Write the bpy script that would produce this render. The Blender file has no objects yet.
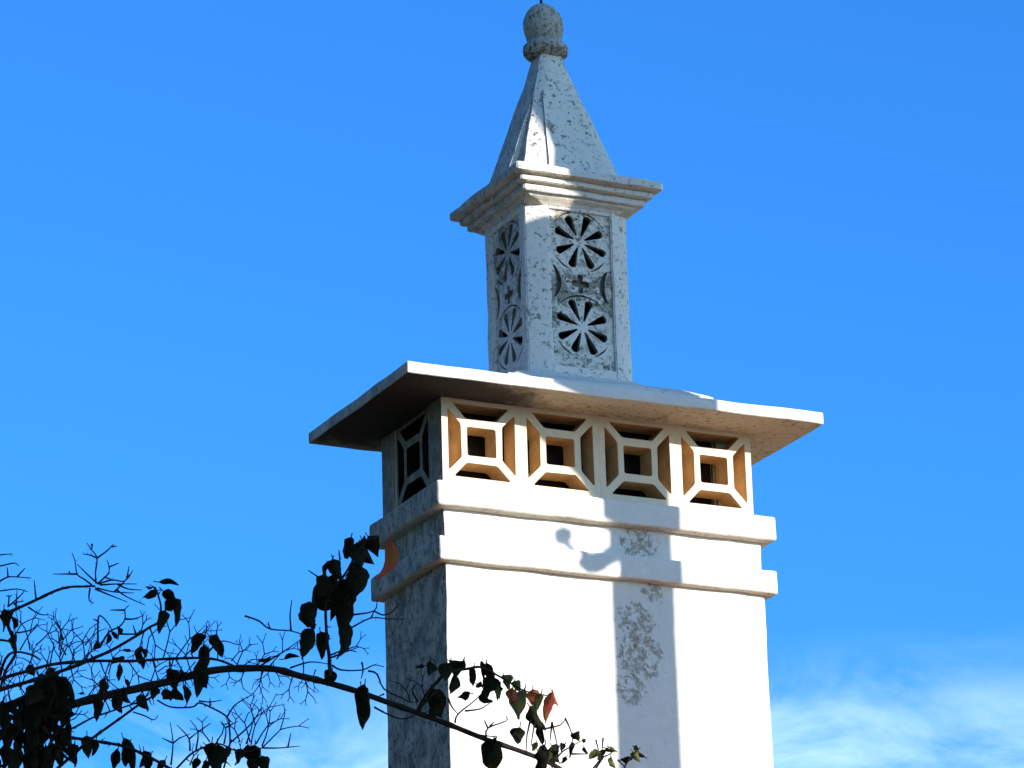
import bpy, bmesh, math, random
from mathutils import Vector, Matrix, noise
from mathutils.geometry import delaunay_2d_cdt
random.seed(11)
PI = math.pi
scene = bpy.context.scene
COL = scene.collection

# ------------------------------------------------------------------ camera
CAM = Vector((-5.7000, -12.1416, -3.8720))
FW = Vector((0.41810752, 0.85100892, 0.31775765)).normalized()
RT = Vector((0.90142078, -0.43195515, -0.02924593)).normalized()
UP = Vector((-0.11236851, -0.2986613, 0.94772082)).normalized()
FPX = 4260.4
cd = bpy.data.cameras.new('camera')
cd.sensor_width = 36.0
cd.lens = FPX * 36.0 / 1024.0
cd.clip_start = 0.1
cd.clip_end = 6000
cam = bpy.data.objects.new('camera', cd)
COL.objects.link(cam)
M3 = Matrix((RT, UP, -FW)).transposed()
cam.matrix_world = Matrix.Translation(CAM) @ M3.to_4x4()
scene.camera = cam

def at(u, v, depth):
    return CAM + depth * (FW + RT * ((u - 512) / FPX) - UP * ((v - 384) / FPX))

# ------------------------------------------------------------------ light
AZ, EL = math.radians(27), math.radians(17.5)
S = Vector((math.sin(AZ) * math.cos(EL), -math.cos(AZ) * math.cos(EL), math.sin(EL)))
SH = Vector((math.sin(AZ), -math.cos(AZ), 0))
H = Vector((math.cos(AZ), math.sin(AZ), 0))
sd = bpy.data.lights.new('sun', 'SUN')
sd.energy = 4.6
sd.angle = math.radians(0.53)
sd.color = (1.0, 0.93, 0.82)
sun = bpy.data.objects.new('sun', sd)
COL.objects.link(sun)
sun.rotation_euler = S.to_track_quat('Z', 'Y').to_euler()

w = bpy.data.worlds.new('World')
scene.world = w
w.use_nodes = True
nt = w.node_tree
nt.nodes.clear()
N = nt.nodes.new; LK = nt.links.new
out = N('ShaderNodeOutputWorld'); bg = N('ShaderNodeBackground')
sky = N('ShaderNodeTexSky'); sky.sky_type = 'NISHITA'; sky.sun_disc = False
sky.sun_elevation = EL
sky.sun_rotation = math.atan2(S.x, S.y)
sky.air_density = 1.0; sky.dust_density = 1.0; sky.ozone_density = 3.0
bg.inputs['Strength'].default_value = 0.10
tint = N('ShaderNodeMix'); tint.data_type = 'RGBA'; tint.blend_type = 'MULTIPLY'
tint.inputs['Factor'].default_value = 1.0
tint.inputs['B'].default_value = (0.27, 1.04, 1.95, 1)
LK(sky.outputs[0], tint.inputs['A'])
# the sky is whiter towards the sun and a deeper blue away from it
tcs = N('ShaderNodeTexCoord'); dt = N('ShaderNodeVectorMath'); dt.operation = 'DOT_PRODUCT'
LK(tcs.outputs['Generated'], dt.inputs[0]); dt.inputs[1].default_value = tuple(S)
dm = N('ShaderNodeMapRange'); dm.interpolation_type = 'SMOOTHSTEP'
dm.inputs['From Min'].default_value = -0.25; dm.inputs['From Max'].default_value = 0.35
LK(dt.outputs['Value'], dm.inputs['Value'])
tm = N('ShaderNodeMix'); tm.data_type = 'RGBA'
tm.inputs['A'].default_value = (0.29, 1.04, 1.95, 1); tm.inputs['B'].default_value = (0.54, 0.97, 1.36, 1)
LK(dm.outputs[0], tm.inputs['Factor']); LK(tm.outputs['Result'], tint.inputs['B'])
tc = N('ShaderNodeTexCoord'); mp = N('ShaderNodeMapping')
mp.inputs['Scale'].default_value = (11, 11, 22)
mp.inputs['Rotation'].default_value = (0.1, 0.05, 0.3)
nz = N('ShaderNodeTexNoise'); nz.inputs['Scale'].default_value = 1.6
nz.inputs['Detail'].default_value = 9; nz.inputs['Roughness'].default_value = 0.62
nz.inputs['Distortion'].default_value = 0.6
LK(tc.outputs['Generated'], mp.inputs[0]); LK(mp.outputs[0], nz.inputs['Vector'])
cr = N('ShaderNodeMapRange'); cr.inputs['From Min'].default_value = 0.38; cr.inputs['From Max'].default_value = 0.74
LK(nz.outputs['Fac'], cr.inputs['Value'])
sx = N('ShaderNodeSeparateXYZ'); LK(tc.outputs['Generated'], sx.inputs[0])
el = N('ShaderNodeMapRange'); el.inputs['From Min'].default_value = 0.262; el.inputs['From Max'].default_value = 0.230
el.interpolation_type = 'SMOOTHSTEP'
LK(sx.outputs['Z'], el.inputs['Value'])
mu = N('ShaderNodeMath'); mu.operation = 'MULTIPLY'; LK(cr.outputs[0], mu.inputs[0]); LK(el.outputs[0], mu.inputs[1])
mu2 = N('ShaderNodeMath'); mu2.operation = 'MULTIPLY'; LK(mu.outputs[0], mu2.inputs[0]); mu2.inputs[1].default_value = 0.80
cm = N('ShaderNodeMix'); cm.data_type = 'RGBA'
LK(mu2.outputs[0], cm.inputs['Factor']); LK(tint.outputs['Result'], cm.inputs['A'])
cm.inputs['B'].default_value = (6.0, 8.5, 10.0, 1)
LK(cm.outputs['Result'], bg.inputs['Color']); LK(bg.outputs[0], out.inputs[0])

scene.view_settings.view_transform = 'Standard'
scene.view_settings.look = 'None'
scene.view_settings.gamma = 1
scene.view_settings.exposure = 0.62

# ------------------------------------------------------------------ materials
def newmat(name, rough=0.9):
    m = bpy.data.materials.new(name); m.use_nodes = True
    b = m.node_tree.nodes['Principled BSDF']
    b.inputs['Roughness'].default_value = rough
    b.inputs['Specular IOR Level'].default_value = 0.25
    return m, m.node_tree, b

def nn(t, kind, **kw):
    n = t.nodes.new(kind)
    for k, v in kw.items(): setattr(n, k, v)
    return n

def noise_n(t, vec, scale, detail=6, rough=0.6, dist=0.0):
    n = nn(t, 'ShaderNodeTexNoise')
    n.inputs['Scale'].default_value = scale; n.inputs['Detail'].default_value = detail
    n.inputs['Roughness'].default_value = rough; n.inputs['Distortion'].default_value = dist
    t.links.new(vec, n.inputs['Vector']); return n.outputs['Fac']

def mrange(t, val, a, b, c=0.0, d=1.0, smooth=True):
    n = nn(t, 'ShaderNodeMapRange')
    if smooth: n.interpolation_type = 'SMOOTHSTEP'
    for k, x in (('From Min', a), ('From Max', b), ('To Min', c), ('To Max', d)): n.inputs[k].default_value = x
    t.links.new(val, n.inputs['Value']); return n.outputs[0]

def math_n(t, op, a, b=None):
    n = nn(t, 'ShaderNodeMath', operation=op)
    for i, x in enumerate((a, b)):
        if x is None: continue
        if isinstance(x, (int, float)): n.inputs[i].default_value = x
        else: t.links.new(x, n.inputs[i])
    return n.outputs[0]

def mix_n(t, fac, A, B):
    n = nn(t, 'ShaderNodeMix', data_type='RGBA')
    if isinstance(fac, (int, float)): n.inputs['Factor'].default_value = fac
    else: t.links.new(fac, n.inputs['Factor'])
    for k, x in (('A', A), ('B', B)):
        if isinstance(x, tuple): n.inputs[k].default_value = (*x, 1)
        else: t.links.new(x, n.inputs[k])
    return n.outputs['Result']

def bump_n(t, b, hs, strength=0.5, dist=0.01):
    prev = None
    for h, s, d_ in hs:
        n = nn(t, 'ShaderNodeBump'); n.inputs['Strength'].default_value = s; n.inputs['Distance'].default_value = d_
        t.links.new(h, n.inputs['Height'])
        if prev: t.links.new(prev, n.inputs['Normal'])
        prev = n.outputs[0]
    t.links.new(prev, b.inputs['Normal'])

def limewash(name, base=(0.80, 0.79, 0.76), patch=0.62, speck=0.66, speckcol=(0.10, 0.10, 0.09), patchcol=(0.33, 0.30, 0.27),
             algae=0.0, under=0.0, spots=None, bump=1.0, undercol=(0.20, 0.14, 0.06), grime_shade=0.0, soot_shade=None):
    m, t, b = newmat(name, 0.92)
    geo = nn(t, 'ShaderNodeNewGeometry'); P = geo.outputs['Position']
    big = noise_n(t, P, 5.0, 8, 0.65, 0.5)
    mid = noise_n(t, P, 17.0, 9, 0.72, 0.3)
    fine = noise_n(t, P, 90.0, 5, 0.65)
    col = mix_n(t, mrange(t, mid, 0.35, 0.7), tuple(x * 0.93 for x in base), base)
    # flaked patches
    pm = mrange(t, mid, patch, patch + 0.05)
    pm = math_n(t, 'MULTIPLY', pm, mrange(t, big, 0.42, 0.58))
    col = mix_n(t, math_n(t, 'MULTIPLY', pm, 0.8), col, patchcol)
    if spots:
        for (x, y, z, r) in spots:
            vm = nn(t, 'ShaderNodeVectorMath', operation='DISTANCE')
            t.links.new(P, vm.inputs[0]); vm.inputs[1].default_value = (x, y, z)
            msk = mrange(t, vm.outputs['Value'], r * 0.35, r, 1, 0)
            ms2 = mrange(t, math_n(t, 'ADD', math_n(t, 'MULTIPLY', msk, 0.20), noise_n(t, P, 34, 9, 0.8, 0.3)), 0.66, 0.72)
            ms2 = math_n(t, 'MULTIPLY', ms2, mrange(t, msk, 0.0, 0.3))
            pc = mix_n(t, mrange(t, noise_n(t, P, 70, 8, 0.8), 0.40, 0.62), (0.17, 0.15, 0.12), (0.50, 0.45, 0.38))
            col = mix_n(t, math_n(t, 'MULTIPLY', ms2, 0.8), col, pc)
    # dark specks of lichen
    sp = noise_n(t, P, 55.0, 7, 0.75)
    sm = math_n(t, 'MULTIPLY', mrange(t, sp, speck - 0.02, speck + 0.03), mrange(t, big, 0.35, 0.55, 0.35, 1.0))
    col = mix_n(t, math_n(t, 'MULTIPLY', sm, 0.85), col, speckcol)
    if algae:
        ag = mrange(t, noise_n(t, P, 38.0, 8, 0.7, 1.0), 0.60, 0.64)
        ag = math_n(t, 'MULTIPLY', ag, mrange(t, noise_n(t, P, 7.0, 3, 0.5), 0.48, 0.6))
        col = mix_n(t, math_n(t, 'MULTIPLY', ag, algae), col, (0.05, 0.14, 0.10))
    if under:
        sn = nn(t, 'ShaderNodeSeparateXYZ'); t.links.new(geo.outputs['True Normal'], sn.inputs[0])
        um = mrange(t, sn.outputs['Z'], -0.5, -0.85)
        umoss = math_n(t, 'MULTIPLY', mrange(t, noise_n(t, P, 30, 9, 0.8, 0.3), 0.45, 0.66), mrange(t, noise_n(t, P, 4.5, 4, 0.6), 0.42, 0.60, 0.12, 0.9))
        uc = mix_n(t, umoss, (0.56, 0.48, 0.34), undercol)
        if soot_shade:  # near-black patch painting shade onto the underside
            vm = nn(t, 'ShaderNodeVectorMath', operation='DISTANCE'); t.links.new(P, vm.inputs[0]); vm.inputs[1].default_value = soot_shade[:3]
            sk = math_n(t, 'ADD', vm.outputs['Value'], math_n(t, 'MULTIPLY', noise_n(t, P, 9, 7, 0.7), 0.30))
            uc = mix_n(t, mrange(t, sk, soot_shade[3] + 0.20, soot_shade[3] + 0.02), uc, (0.020, 0.014, 0.010))
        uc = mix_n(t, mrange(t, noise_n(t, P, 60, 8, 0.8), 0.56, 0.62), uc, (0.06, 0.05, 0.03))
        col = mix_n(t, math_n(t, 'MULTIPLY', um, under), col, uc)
    if grime_shade:  # grime mottling, with shade put into the colour of left-facing sides
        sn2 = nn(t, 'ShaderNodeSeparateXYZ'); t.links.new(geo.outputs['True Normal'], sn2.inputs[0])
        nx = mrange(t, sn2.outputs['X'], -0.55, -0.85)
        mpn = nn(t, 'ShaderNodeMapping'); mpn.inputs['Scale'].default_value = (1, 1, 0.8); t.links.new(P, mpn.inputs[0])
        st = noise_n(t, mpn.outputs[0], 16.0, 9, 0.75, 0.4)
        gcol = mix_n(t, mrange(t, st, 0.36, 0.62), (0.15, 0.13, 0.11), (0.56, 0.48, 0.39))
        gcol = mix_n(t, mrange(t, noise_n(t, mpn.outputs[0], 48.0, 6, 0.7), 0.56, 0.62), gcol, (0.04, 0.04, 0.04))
        col = mix_n(t, math_n(t, 'MULTIPLY', nx, grime_shade), col, gcol)
    t.links.new(col, b.inputs['Base Color'])
    bump_n(t, b, [(mid, 0.55 * bump, 0.012), (fine, 0.45 * bump, 0.004), (pm, 0.5 * bump, -0.004), (sm, 0.3 * bump, -0.003)])
    return m

M = {}
M['shaft'] = limewash('lime render wall', (0.80, 0.79, 0.77), 0.64, 0.665, grime_shade=0.95, bump=1.3, spots=[(0.71, 0, -0.24, 0.15), (0.70, 0, -0.13, 0.13), (0.67, 0, -0.36, 0.10), (0.72, 0, 0.15, 0.12), (0.77, 0, -0.01, 0.07)])
M['moulding'] = limewash('lime render moulding', (0.80, 0.79, 0.77), 0.66, 0.68, under=0.75, grime_shade=0.85)
M['slab'] = limewash('lime slab', (0.80, 0.79, 0.77), 0.70, 0.70, under=0.97, grime_shade=0.7, soot_shade=(-0.10, 0.15, 0.58, 0.50))  # the dark patch at the left underside is painted shade
M['skirt'] = limewash('mortar skirt', (0.74, 0.73, 0.70), 0.60, 0.60, algae=0.5)
M['tower'] = limewash('weathered tower', (0.88, 0.85, 0.80), 0.56, 0.58, (0.07, 0.075, 0.06), (0.26, 0.25, 0.22), algae=0.85, grime_shade=0.35, bump=1.3)
M['panel'] = limewash('weathered panel', (0.84, 0.81, 0.75), 0.45, 0.545, (0.07, 0.065, 0.05), (0.22, 0.20, 0.15), algae=0.3, grime_shade=0.35, bump=1.3)
M['grime_shade'] = limewash('painted recess shade', (0.24, 0.22, 0.18), 0.45, 0.56, (0.06, 0.06, 0.05), (0.16, 0.15, 0.12))  # dark colour that paints shade into the carved recesses
M['cornice'] = limewash('weathered cornice', (0.76, 0.75, 0.72), 0.56, 0.60, under=0.9, grime_shade=0.75, algae=0.2, bump=1.2)
M['spire'] = limewash('weathered spire', (0.82, 0.79, 0.72), 0.57, 0.572, (0.055, 0.06, 0.05), (0.27, 0.27, 0.24), algae=0.25, bump=1.3, grime_shade=0.6)
M['finial'] = limewash('mossy finial', (0.50, 0.49, 0.43), 0.50, 0.53, (0.035, 0.04, 0.03), (0.18, 0.18, 0.15), algae=0.5, bump=1.6)
M['postside'] = M['moulding']

def plain(name, c, rough=0.9, var=0.25, scale=20.0, spec=0.2, c2=None, bump=0.3, bd=0.004, side=None):
    m, t, b = newmat(name, rough); b.inputs['Specular IOR Level'].default_value = spec
    geo = nn(t, 'ShaderNodeNewGeometry')
    f = noise_n(t, geo.outputs['Position'], scale, 6, 0.65)
    c2 = c2 or tuple(x * (1 - var) for x in c)
    col = mix_n(t, mrange(t, f, 0.35, 0.65), c2, c)
    if side:  # left-facing sides given a darker colour in place of shade
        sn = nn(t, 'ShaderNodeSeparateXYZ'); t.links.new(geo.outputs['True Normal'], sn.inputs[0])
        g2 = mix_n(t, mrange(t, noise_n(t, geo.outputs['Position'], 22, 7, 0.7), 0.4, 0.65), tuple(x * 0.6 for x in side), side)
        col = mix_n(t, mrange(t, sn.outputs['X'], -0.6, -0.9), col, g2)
    t.links.new(col, b.inputs['Base Color'])
    bump_n(t, b, [(f, bump, bd)])
    return m
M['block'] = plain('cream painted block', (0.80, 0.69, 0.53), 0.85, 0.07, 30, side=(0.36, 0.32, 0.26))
M['blockin'] = plain('unpainted clay', (0.74, 0.50, 0.26), 0.9, 0.2, 24)
M['soot_shade'] = plain('sooty brick and painted shade', (0.022, 0.015, 0.012), 0.95, 0.5, 14)  # real soot in the flue; painted shade in left vent and petals
M['iron'] = plain('dark iron', (0.03, 0.03, 0.03), 0.6, 0.3, 40)
M['terracotta'] = plain('terracotta tile', (0.50, 0.23, 0.11), 0.85, 0.35, 6, c2=(0.33, 0.15, 0.08))
M['housewall'] = plain('house render', (0.78, 0.76, 0.71), 0.9, 0.06, 3)
M['ground'] = plain('scrubby ground', (0.15, 0.13, 0.08), 0.95, 0.4, 0.4, c2=(0.04, 0.06, 0.025))
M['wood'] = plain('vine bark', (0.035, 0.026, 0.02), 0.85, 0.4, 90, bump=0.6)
M['glass'] = plain('window glass', (0.03, 0.035, 0.04), 0.15, 0.1, 2, 0.5)

def leafmat(name, c, c2, trans=(0.0, 0.0, 0.0), tw=0.0):
    m, t, b = newmat(name, 0.75); b.inputs['Specular IOR Level'].default_value = 0.08
    geo = nn(t, 'ShaderNodeNewGeometry')
    f = noise_n(t, geo.outputs['Position'], 45, 5, 0.6)
    t.links.new(mix_n(t, mrange(t, f, 0.4, 0.6), c, c2), b.inputs['Base Color'])
    bump_n(t, b, [(f, 0.3, 0.002)])
    if tw:
        tr = nn(t, 'ShaderNodeBsdfTranslucent'); tr.inputs[0].default_value = (*trans, 1)
        mx = nn(t, 'ShaderNodeMixShader'); mx.inputs[0].default_value = tw
        o = t.nodes['Material Output']
        t.links.new(b.outputs[0], mx.inputs[1]); t.links.new(tr.outputs[0], mx.inputs[2]); t.links.new(mx.outputs[0], o.inputs[0])
    return m
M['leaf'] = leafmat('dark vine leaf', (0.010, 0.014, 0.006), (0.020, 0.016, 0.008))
M['olive'] = leafmat('olive vine leaf', (0.09, 0.12, 0.03), (0.16, 0.13, 0.05), (0.2, 0.22, 0.05), 0.25)
M['treeleaf'] = leafmat('evergreen leaf', (0.035, 0.055, 0.018), (0.05, 0.07, 0.03))
M['pink'] = leafmat('pink bract', (0.58, 0.06, 0.08), (0.38, 0.15, 0.03), (0.6, 0.15, 0.05), 0.3)

# ------------------------------------------------------------------ helpers
def link(name, bm, mats, parent=None, smooth=True, auto=35):
    me = bpy.data.meshes.new(name); bm.to_mesh(me); bm.free()
    for m in (mats if isinstance(mats, (list, tuple)) else [mats]): me.materials.append(m)
    o = bpy.data.objects.new(name, me); COL.objects.link(o)
    if parent: o.parent = parent
    if smooth:
        for p in me.polygons: p.use_smooth = True
        try: me.set_sharp_from_angle(angle=math.radians(auto))
        except Exception: pass
    return o

def thing(name, label, cat, loc=(0, 0, 0), group=None):
    o = bpy.data.objects.new(name, None); COL.objects.link(o)
    o.location = loc; o['label'] = label; o['category'] = cat
    o.empty_display_size = 0.2
    if group: o['group'] = group
    return o

def place(o, parent):
    o.parent = parent
    o.matrix_parent_inverse = Matrix.Translation(parent.location).inverted() if parent.type == 'EMPTY' else Matrix.Identity(4)
    return o

def part(name, bm, mats, parent, **k):
    o = link(name, bm, mats, None, **k); return place(o, parent)

def rough_up(bm, step=0.03, amp=0.003, freq=9.0, fine=0.0012):
    # slice into a fine grid, then push the vertices about with noise
    xs = [v.co for v in bm.verts]
    for ax in range(3):
        lo = min(c[ax] for c in xs); hi = max(c[ax] for c in xs)
        n = int((hi - lo) / step)
        for i in range(1, n):
            no = Vector((0, 0, 0)); no[ax] = 1
            co = Vector((0, 0, 0)); co[ax] = lo + (hi - lo) * i / n
            bmesh.ops.bisect_plane(bm, geom=bm.verts[:] + bm.edges[:] + bm.faces[:], dist=1e-5, plane_co=co, plane_no=no)
    for v in bm.verts:
        v.co += noise.noise_vector(v.co * freq) * amp + noise.noise_vector(v.co * freq * 5.3) * fine
    return bm

def box_bm(x0, x1, y0, y1, z0, z1, bev=0.008, seg=2, bm=None):
    bm2 = bmesh.new()
    vs = [bm2.verts.new((x, y, z)) for x in (x0, x1) for y in (y0, y1) for z in (z0, z1)]
    for f in ((0, 1, 3, 2), (4, 6, 7, 5), (0, 4, 5, 1), (2, 3, 7, 6), (0, 2, 6, 4), (1, 5, 7, 3)):
        bm2.faces.new([vs[i] for i in f])
    if bev: bmesh.ops.bevel(bm2, geom=bm2.edges[:], offset=bev, segments=seg, affect='EDGES', profile=0.5)
    bmesh.ops.recalc_face_normals(bm2, faces=bm2.faces)
    if bm is not None:
        me = bpy.data.meshes.new('tmp'); bm2.to_mesh(me); bm.from_mesh(me); bpy.data.meshes.remove(me); bm2.free(); return bm
    return bm2

def rings_bm(rings, cap=True):
    """rings: lists of points of equal count, joined in order"""
    bm = bmesh.new(); R = [[bm.verts.new(p) for p in r] for r in rings]; n = len(R[0])
    for a, b in zip(R, R[1:]):
        for i in range(n): bm.faces.new((a[i], a[(i + 1) % n], b[(i + 1) % n], b[i]))
    if cap:
        bm.faces.new(R[0][::-1]); bm.faces.new(R[-1])
    bmesh.ops.recalc_face_normals(bm, faces=bm.faces)
    return bm

def sq(cx, cy, hx, hy, z):
    return [Vector((cx - hx, cy - hy, z)), Vector((cx + hx, cy - hy, z)), Vector((cx + hx, cy + hy, z)), Vector((cx - hx, cy + hy, z))]

def plate_bm(outer, holes, thick, frame, bm=None, back=True):
    """2D polygon with holes (in metres) extruded to `thick`. frame=(origin, ex, ey, en): front face at origin plane, depth goes along -en.
    material slot 0 = front/back, slot 1 = walls of the holes"""
    loops = [outer] + holes
    pts = []; edges = []; faces = []
    for lp in loops:
        s = len(pts); pts += [Vector(p) for p in lp]; n = len(lp)
        edges += [(s + i, s + (i + 1) % n) for i in range(n)]
    vo, eo, fo, ov, oe, of = delaunay_2d_cdt(pts, edges, [], 0, 1e-6)
    def inside(p, lp):
        c = False; n = len(lp); j = n - 1
        for i in range(n):
            a, b = lp[i], lp[j]
            if (a[1] > p[1]) != (b[1] > p[1]) and p[0] < (b[0] - a[0]) * (p[1] - a[1]) / (b[1] - a[1]) + a[0]: c = not c
            j = i
        return c
    own = bm is None
    if own: bm = bmesh.new()
    O, ex, ey, en = frame
    F_ = [bm.verts.new(O + ex * v.x + ey * v.y) for v in vo]
    B_ = [bm.verts.new(O + ex * v.x + ey * v.y - en * thick) for v in vo]
    for f in fo:
        c = sum((vo[i] for i in f), Vector((0, 0))) / len(f)
        if not inside(c, outer) or any(inside(c, h) for h in holes): continue
        a = bm.faces.new([F_[i] for i in f]); a.normal_update()
        if a.normal.dot(en) < 0: a.normal_flip()
        if back:
            b = bm.faces.new([B_[i] for i in f]); b.normal_update()
            if b.normal.dot(en) > 0: b.normal_flip()
    # walls: map original verts
    inv = {}
    for newi, olds in enumerate(ov):
        for o_ in olds: inv[o_] = newi
    s = 0
    for k, lp in enumerate(loops):
        n = len(lp)
        for i in range(n):
            a, b = inv[s + i], inv[s + (i + 1) % n]
            try: f = bm.faces.new((F_[a], F_[b], B_[b], B_[a]))
            except ValueError: continue
            f.material_index = (1 if k else 0)
            f.normal_update()
            mid = (vo[a] + vo[b]) / 2; nd = Vector((f.normal.dot(ex), f.normal.dot(ey)))
            test = mid + nd * 1e-4
            solid = inside(test, outer) and not any(inside(test, h) for h in holes)
            if solid: f.normal_flip()
        s += n
    loose = [v for v in bm.verts if not v.link_faces]
    bmesh.ops.delete(bm, geom=loose, context='VERTS')
    return bm

def tube(bm, pts, radii, seg=6, jitter=0.0):
    if len(pts) < 2: return
    # frames along the path
    prev = None; up = Vector((0.3, 0.1, 1)).normalized()
    for i, p in enumerate(pts):
        t = (pts[min(i + 1, len(pts) - 1)] - pts[max(i - 1, 0)])
        if t.length < 1e-9: continue
        t.normalize()
        a = t.cross(up)
        if a.length < 1e-3: a = t.cross(Vector((1, 0, 0)))
        a.normalize(); b = t.cross(a)
        r = radii[i] * (1 + random.uniform(-jitter, jitter))
        ring = [bm.verts.new(p + (a * math.cos(2 * PI * k / seg) + b * math.sin(2 * PI * k / seg)) * r) for k in range(seg)]
        if prev:
            for k in range(seg): bm.faces.new((prev[k], prev[(k + 1) % seg], ring[(k + 1) % seg], ring[k]))
        else: bm.faces.new(ring[::-1])
        prev = ring
    bm.faces.new(prev)

def smooth_path(pts, sub=4):
    outp = []
    n = len(pts)
    for i in range(n - 1):
        p0, p1, p2, p3 = pts[max(i - 1, 0)], pts[i], pts[i + 1], pts[min(i + 2, n - 1)]
        for k in range(sub):
            t = k / sub
            outp.append(0.5 * ((2 * p1) + (p2 - p0) * t + (2 * p0 - 5 * p1 + 4 * p2 - p3) * t * t + (3 * p1 - p0 - 3 * p2 + p3) * t ** 3))
    outp.append(pts[-1]); return outp


# ------------------------------------------------------------------ ground
GZ = CAM.z - 1.6
bm = bmesh.new()
vs = [bm.verts.new((x, y, GZ)) for x, y in ((-3000, -3000), (3000, -3000), (3000, 3000), (-3000, 3000))]
bm.faces.new(vs)
g = link('ground', bm, M['ground'], smooth=False); g['kind'] = 'structure'

# ------------------------------------------------------------------ the house under the chimney (all below the frame)
def house(name, label, x0, x1, y0, y1, zw, zr, rot=0.0, org=(0, 0), group=None):
    """white walls, double pitched tile roof with ridge along X; local box turned by rot round org"""
    t = thing(name, label, 'house', (org[0], org[1], GZ))
    def X(x, y, z):
        c, s = math.cos(rot), math.sin(rot)
        return Vector((org[0] + x * c - y * s, org[1] + x * s + y * c, z))
    ym = (y0 + y1) / 2
    bm = bmesh.new()
    a = [bm.verts.new(X(*p)) for p in ((x0, y0, GZ), (x1, y0, GZ), (x1, y1, GZ), (x0, y1, GZ), (x0, y0, zw), (x1, y0, zw), (x1, y1, zw), (x0, y1, zw), (x0, ym, zr - 0.06), (x1, ym, zr - 0.06))]
    for f in ((0, 1, 5, 4), (2, 3, 7, 6), (1, 2, 6, 9, 5), (3, 0, 4, 8, 7)): bm.faces.new([a[i] for i in f])
    bmesh.ops.recalc_face_normals(bm, faces=bm.faces)
    part('wall', bm, M['housewall'], t, smooth=False)
    # barrel tile roof: corrugated sheets with stepped courses
    bm = bmesh.new(); ov = 0.12
    for sgn in (-1, 1):
        ye = (y0 - ov) if sgn < 0 else (y1 + ov)
        sl = (zr - zw) / (ym - y0); ze = zw - ov * sl
        nx = int((x1 - x0 + 2 * ov) / 0.055); ny = 14; grid = []
        for j in range(ny * 2 + 1):
            f = j / (ny * 2); y = ye + (ym - ye) * f; z = ze + (zr - ze) * f + (0.022 if j % 2 == 0 else 0.0)
            grid.append([bm.verts.new(X(x0 - ov + 0.055 * i, y, z + 0.035 * math.cos(2 * PI * i / 4))) for i in range(nx + 1)])
        for j in range(ny * 2):
            for i in range(nx): bm.faces.new((grid[j][i], grid[j][i + 1], grid[j + 1][i + 1], grid[j + 1][i]))
    part('roof', bm, M['terracotta'], t)
    for k in range(3):
        xc = x0 + (x1 - x0) * (k + 0.5) / 3
        bm = bmesh.new()
        for (dx0, dx1, dz0, dz1) in ((-0.55, 0.55, 1.05, 1.12), (-0.55, 0.55, 2.13, 2.2), (-0.55, -0.48, 1.12, 2.13), (0.48, 0.55, 1.12, 2.13), (-0.03, 0.03, 1.12, 2.13)):
            vs = []
            for z in (dz0, dz1):
                for xx, yy in ((dx0, -0.03), (dx1, -0.03), (dx1, 0.02), (dx0, 0.02)): vs.append(bm.verts.new(X(xc + xx, y0 + yy, GZ + z)))
            for f in ((0, 1, 5, 4), (1, 2, 6, 5), (2, 3, 7, 6), (3, 0, 4, 7), (0, 3, 2, 1), (4, 5, 6, 7)): bm.faces.new([vs[i] for i in f])
        wf = part('window', bm, M['soot_shade'], t, smooth=False)
        bm = bmesh.new(); bm.faces.new([bm.verts.new(X(xc + xx, y0 - 0.008, GZ + zz)) for xx, zz in ((-0.5, 1.1), (0.5, 1.1), (0.5, 2.15), (-0.5, 2.15))])
        pn = link('pane', bm, M['glass'], smooth=False); pn.parent = wf
    return t
house('tiled_house', 'white house with a terracotta tile roof carrying the big chimney', -0.06, 5.5, -3.0, 3.6, -1.95, -1.25)
# unseen house added across the lane to shade the vine
s0 = 9.4
oc = SH * (s0 + 2.4) + H * (-5.05)
hs = house('tiled_house', 'unseen tall white house added across the lane to shade the vine', -1.85, 1.79, -2.4, 2.4, 1.65, 2.25, rot=AZ, org=(oc.x, oc.y))

# ------------------------------------------------------------------ chimney
W, D = 1.2, 0.495
ch = thing('chimney', 'big white lime washed chimney with vents, flat slab and carved lantern tower', 'chimney', (W / 2, D / 2, -1.6))
Z1B, Z1T, Z2B, Z2T, ZL = 0.201, 0.2884, 0.0145, 0.0974, 0.5846
bm = rough_up(box_bm(0, W, 0, D, -1.6, Z2B + 0.02, 0.012), 0.03, 0.003, 6.0, 0.0016)
part('shaft', bm, M['shaft'], ch)
bm = rough_up(box_bm(0.002, W - 0.004, 0.002, D - 0.002, Z2T - 0.02, Z1B + 0.02, 0.012), 0.03, 0.003, 6.0, 0.0016)
part('frieze', bm, M['shaft'], ch)
bm = rough_up(box_bm(-0.033, W + 0.034, -0.032, D + 0.032, Z2B, Z2T, 0.009, 3), 0.025, 0.003, 7.0, 0.0015)
part('moulding', bm, M['moulding'], ch)
bm = rough_up(box_bm(-0.035, W + 0.036, -0.035, D + 0.035, Z1B, Z1T, 0.012, 3), 0.025, 0.003, 7.0, 0.0015)
part('moulding', bm, M['moulding'], ch)

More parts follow.
